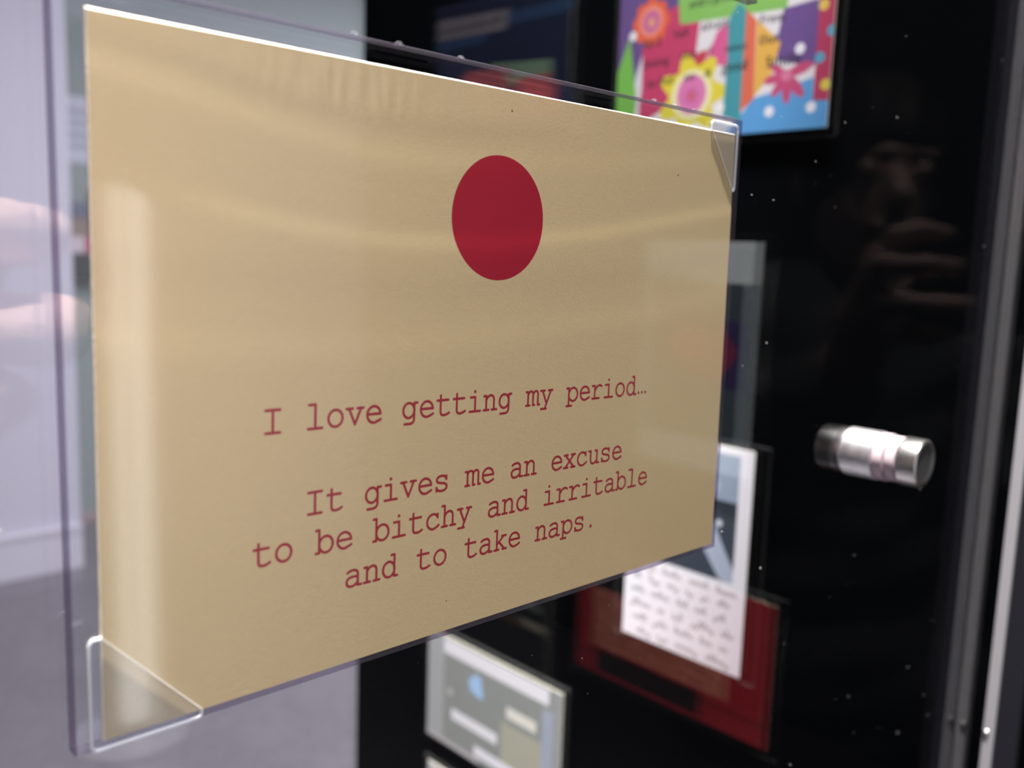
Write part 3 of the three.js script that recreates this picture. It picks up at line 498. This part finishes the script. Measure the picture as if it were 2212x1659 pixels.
{
  // person's own axes: x to the right, y up from the floor, -z forward; the lens sits at LENS
  const yaw = Math.atan2(0.680975, 0.7188704), DIST = 0.40;
  const bx = EYE.x - Math.sin(yaw) * DIST, bz = EYE.z + Math.cos(yaw) * DIST;
  const LY = EYE.y - FLOOR, LZ = -DIST;
  const person = thing('person', 'person in a grey jacket holding up a phone, mirrored in the clear sheet', 'person', [bx, FLOOR, bz]);
  person.rotation.y = -yaw;
  const hnd = (a, b, c) => { const p = [a, LY + b, LZ + c]; p.push('hand'); return p; };
  const K = 0.9, low = (bs) => bs.map(([p, q, r, t]) => [p[3] ? p : [p[0], p[1] * K, p[2]], q[3] ? q : [q[0], q[1] * K, q[2]], r, t]);
  const skin = std(0.72, 0.46, 0.40, 0.5);
  const bones = [
    [[0, 1.40, 0.02], [0, 1.50, 0.0], 0.058, 0.052],                                   // neck
    [[0, 1.00, 0.03], [0, 1.30, 0.02], 0.125, 0.13], [[-0.12, 1.36, 0.02], [0.12, 1.36, 0.02], 0.075, 0.075], [[-0.06, 0.92, 0.03], [0.06, 0.92, 0.03], 0.10, 0.10],
    [[0.175, 1.37, 0.02], [0.265, 1.11, -0.10], 0.052, 0.042], [[0.265, 1.11, -0.10], hnd(0.118, -0.085, 0.055), 0.042, 0.026],
    [[-0.175, 1.37, 0.02], [-0.26, 1.09, -0.10], 0.052, 0.042], [[-0.26, 1.09, -0.10], hnd(-0.094, -0.085, 0.055), 0.042, 0.026],
    [[0.09, 0.88, 0.03], [0.10, 0.49, 0.02], 0.085, 0.058], [[0.10, 0.49, 0.02], [0.10, 0.09, 0.05], 0.056, 0.036], [[0.10, 0.05, 0.06], [0.11, 0.035, -0.13], 0.036, 0.03],
    [[-0.09, 0.88, 0.03], [-0.10, 0.49, 0.02], 0.085, 0.058], [[-0.10, 0.49, 0.02], [-0.10, 0.09, 0.05], 0.056, 0.036], [[-0.10, 0.05, 0.06], [-0.11, 0.035, -0.13], 0.036, 0.03],
  ];
  const bodyF = field(low(bones), 0.04);
  const HC = [0, 1.585 * K, -0.03];
  const headF = (x, y, z) => {
    const p = [x, y, z];
    let d = ell(p, [0, HC[1] + 0.025, HC[2] + 0.02], [0.076, 0.092, 0.095]);
    d = smin(d, ell(p, [0, HC[1] - 0.045, HC[2] - 0.018], [0.058, 0.072, 0.068]), 0.03);              // jaw
    d = smin(d, cap(p, [0, HC[1] + 0.005, HC[2] - 0.078], [0, HC[1] - 0.026, HC[2] - 0.100], 0.009, 0.013), 0.014); // nose
    for (const s of [-1, 1]) { d = smin(d, ell(p, [s * 0.077, HC[1] - 0.005, HC[2] + 0.02], [0.012, 0.03, 0.02]), 0.008); d = Math.max(d, -(Math.hypot(x - s * 0.031, y - HC[1] - 0.004, z - HC[2] + 0.083) - 0.013)); d = smin(d, cap(p, [s * 0.008, HC[1] + 0.026, HC[2] - 0.079], [s * 0.046, HC[1] + 0.024, HC[2] - 0.066], 0.006, 0.006), 0.012); d = Math.min(d, Math.hypot(x - s * 0.031, y - HC[1] - 0.004, z - HC[2] + 0.072) - 0.0125); }
    d = smin(d, cap(p, [-0.02, HC[1] - 0.058, HC[2] - 0.081], [0.02, HC[1] - 0.058, HC[2] - 0.081], 0.006, 0.006), 0.008); // lips
    return smin(d, cap(p, [0, HC[1] - 0.135, 0.0], [0, HC[1] - 0.045, -0.005], 0.054, 0.052), 0.03);
  };
  // right hand round the far end of the phone: fingers across its back, thumb on the screen
  const finger = (pts, r) => pts.slice(1).map((p, i) => [pts[i], p, r * (1 - 0.07 * i), r * (1 - 0.07 * (i + 1))]);
  const handR = [
    [hnd(0.118, -0.085, 0.055), hnd(0.122, -0.050, 0.036), 0.026, 0.024], [hnd(0.122, -0.048, 0.036), hnd(0.120, 0.006, 0.016), 0.022, 0.013], [hnd(0.122, -0.050, 0.036), hnd(0.122, -0.018, 0.012), 0.022, 0.014], [hnd(0.121, -0.054, 0.036), hnd(0.120, -0.042, 0.012), 0.022, 0.014],
    ...finger([hnd(0.120, 0.008, 0.016), hnd(0.110, 0.026, 0.004), hnd(0.090, 0.031, 0.002), hnd(0.070, 0.029, 0.004)], 0.0092),
    ...finger([hnd(0.124, -0.006, 0.014), hnd(0.125, 0.001, -0.013), hnd(0.094, 0.002, -0.022), hnd(0.066, 0.001, -0.012)], 0.0098),
    ...finger([hnd(0.118, -0.027, 0.010), hnd(0.114, -0.029, -0.026), hnd(0.086, -0.030, -0.038), hnd(0.062, -0.029, -0.026)], 0.0098),
    ...finger([hnd(0.120, -0.046, 0.013), hnd(0.106, -0.054, -0.014), hnd(0.086, -0.056, -0.018), hnd(0.070, -0.054, -0.013)], 0.0080),
    ...finger([hnd(0.116, -0.048, 0.040), hnd(0.104, -0.032, 0.030), hnd(0.084, -0.017, 0.024), hnd(0.067, -0.009, 0.022)], 0.0104),
  ];
  const handL = [
    [hnd(-0.094, -0.085, 0.055), hnd(-0.084, -0.050, 0.036), 0.026, 0.023], [hnd(-0.084, -0.050, 0.036), hnd(-0.078, -0.012, 0.016), 0.021, 0.013], [hnd(-0.084, -0.052, 0.036), hnd(-0.076, -0.034, 0.014), 0.021, 0.014],
    ...finger([hnd(-0.078, -0.010, 0.014), hnd(-0.076, 0.012, 0.012), hnd(-0.068, 0.030, 0.014), hnd(-0.054, 0.037, 0.018)], 0.0088),
    ...finger([hnd(-0.077, -0.022, 0.014), hnd(-0.070, -0.016, -0.010), hnd(-0.058, -0.016, -0.018), hnd(-0.050, -0.020, -0.017)], 0.0086),
    ...finger([hnd(-0.076, -0.036, 0.014), hnd(-0.069, -0.035, -0.010), hnd(-0.054, -0.036, -0.018), hnd(-0.042, -0.037, -0.015)], 0.0086),
    ...finger([hnd(-0.076, -0.050, 0.015), hnd(-0.069, -0.053, -0.008), hnd(-0.054, -0.055, -0.014), hnd(-0.042, -0.055, -0.012)], 0.0078),
    ...finger([hnd(-0.078, -0.048, 0.040), hnd(-0.066, -0.036, 0.031), hnd(-0.048, -0.026, 0.024), hnd(-0.032, -0.020, 0.022)], 0.0102),
  ];
  const fR = field(handR, 0.007), fL = field(handL, 0.007);
  const body = mergeGeometries([
    sdfMesh([-0.36, 0.0, -0.36], [0.36, 1.38, 0.20], 0.013, bodyF),
    sdfMesh([-0.10, HC[1] - 0.145, -0.16], [0.10, HC[1] + 0.135, 0.12], 0.0042, headF),
    sdfMesh([0.045, LY - 0.12, LZ - 0.055], [0.17, LY + 0.06, LZ + 0.095], 0.0032, fR),
    sdfMesh([-0.145, LY - 0.12, LZ - 0.04], [0.0, LY + 0.06, LZ + 0.095], 0.0032, fL),
  ]);
  part('body', body, skin, person);
  const hairF = (x, y, z) => {
    const p = [x, y, z];
    const d = smin(ell(p, [0, HC[1] + 0.032, HC[2] + 0.024], [0.090, 0.102, 0.110]), ell(p, [0, HC[1] - 0.06, HC[2] + 0.06], [0.086, 0.12, 0.06]), 0.03);
    return Math.max(d, -ell(p, [0, HC[1] - 0.045, HC[2] - 0.095], [0.064, 0.086, 0.085])) + 0.002 * Math.sin(120 * x + 30 * y);
  };
  part('hair', sdfMesh([-0.11, HC[1] - 0.185, -0.16], [0.11, HC[1] + 0.155, 0.13], 0.006, hairF), std(0.03, 0.018, 0.012, 0.6), person);
  const jacketB = [
    [[0, 0.86, 0.03], [0, 1.30, 0.02], 0.150, 0.150], [[-0.125, 1.36, 0.02], [0.125, 1.36, 0.02], 0.095, 0.095], [[-0.085, 0.88, 0.03], [0.085, 0.88, 0.03], 0.145, 0.145], [[0, 1.40, 0.03], [0, 1.46, 0.02], 0.085, 0.075],
    [[0.18, 1.37, 0.02], [0.27, 1.105, -0.10], 0.078, 0.064], [[0.27, 1.105, -0.10], hnd(0.126, -0.112, 0.085), 0.064, 0.042],
    [[-0.18, 1.37, 0.02], [-0.265, 1.085, -0.10], 0.078, 0.064], [[-0.265, 1.085, -0.10], hnd(-0.107, -0.110, 0.085), 0.064, 0.042],
  ];
  const jf0 = field(low(jacketB), 0.045);
  const jf = (x, y, z) => { const fold = 0.004 * Math.sin(46 * y + 14 * Math.abs(x) + 3 * Math.sin(9 * z + 5 * x)) + 0.003 * Math.sin(80 * y - 40 * z + 17 * x); return Math.max(jf0(x, y, z) + fold, 0.72 - y); };
  part('jacket', sdfMesh([-0.37, 0.70, -0.40], [0.37, 1.42, 0.22], 0.0095, jf), std(0.13, 0.13, 0.14, 0.9), person);
  const tr = field(low([[[0.09, 0.88, 0.03], [0.10, 0.49, 0.02], 0.105, 0.078], [[0.10, 0.49, 0.02], [0.10, 0.11, 0.05], 0.076, 0.062], [[-0.09, 0.88, 0.03], [-0.10, 0.49, 0.02], 0.105, 0.078], [[-0.10, 0.49, 0.02], [-0.10, 0.11, 0.05], 0.076, 0.062], [[-0.06, 0.92, 0.03], [0.06, 0.92, 0.03], 0.125, 0.125]]), 0.025);
  part('trousers', sdfMesh([-0.26, 0.05, -0.16], [0.26, 1.0, 0.22], 0.013, (x, y, z) => Math.max(tr(x, y, z), 0.07 - y, y - 0.90)), std(0.03, 0.032, 0.045, 0.9), person);
  for (const s of [-1, 1]) part('shoe', sdfMesh([Math.min(s * 0.03, s * 0.19), 0.0, -0.24], [Math.max(s * 0.03, s * 0.19), 0.12, 0.14], 0.007, (x, y, z) => Math.max(smin(cap([x, y, z], [s * 0.10, 0.045, 0.06], [s * 0.112, 0.03, -0.15], 0.046, 0.042), cap([x, y, z], [s * 0.10, 0.06, 0.05], [s * 0.10, 0.10, 0.05], 0.045, 0.045), 0.03), 0.002 - y, y - 0.115)), std(0.02, 0.02, 0.02, 0.6), person);
  // the phone, its lens just behind the viewpoint
  const ph = thing('phone', 'black phone held up in front of the person in the grey jacket', 'phone', [EYE.x, EYE.y, EYE.z]);
  ph.rotation.y = -yaw;
  part('case', at(box(0.138, 0.067, 0.0072, 0.003), 0.0245, -0.0205, 0.0066), std(0.02, 0.02, 0.022, 0.4), ph);
  part('screen', at(box(0.122, 0.060, 0.0006), 0.0245, -0.0205, 0.0104), std(0.01, 0.01, 0.012, 0.08), ph);
  part('lens_ring', new THREE.TorusGeometry(0.0052, 0.0007, 8, 28).translate(0, 0, 0.0022), std(0.3, 0.3, 0.3, 0.3, { metalness: 1 }), ph);
}
shade(scene);
renderer.render(scene, camera);
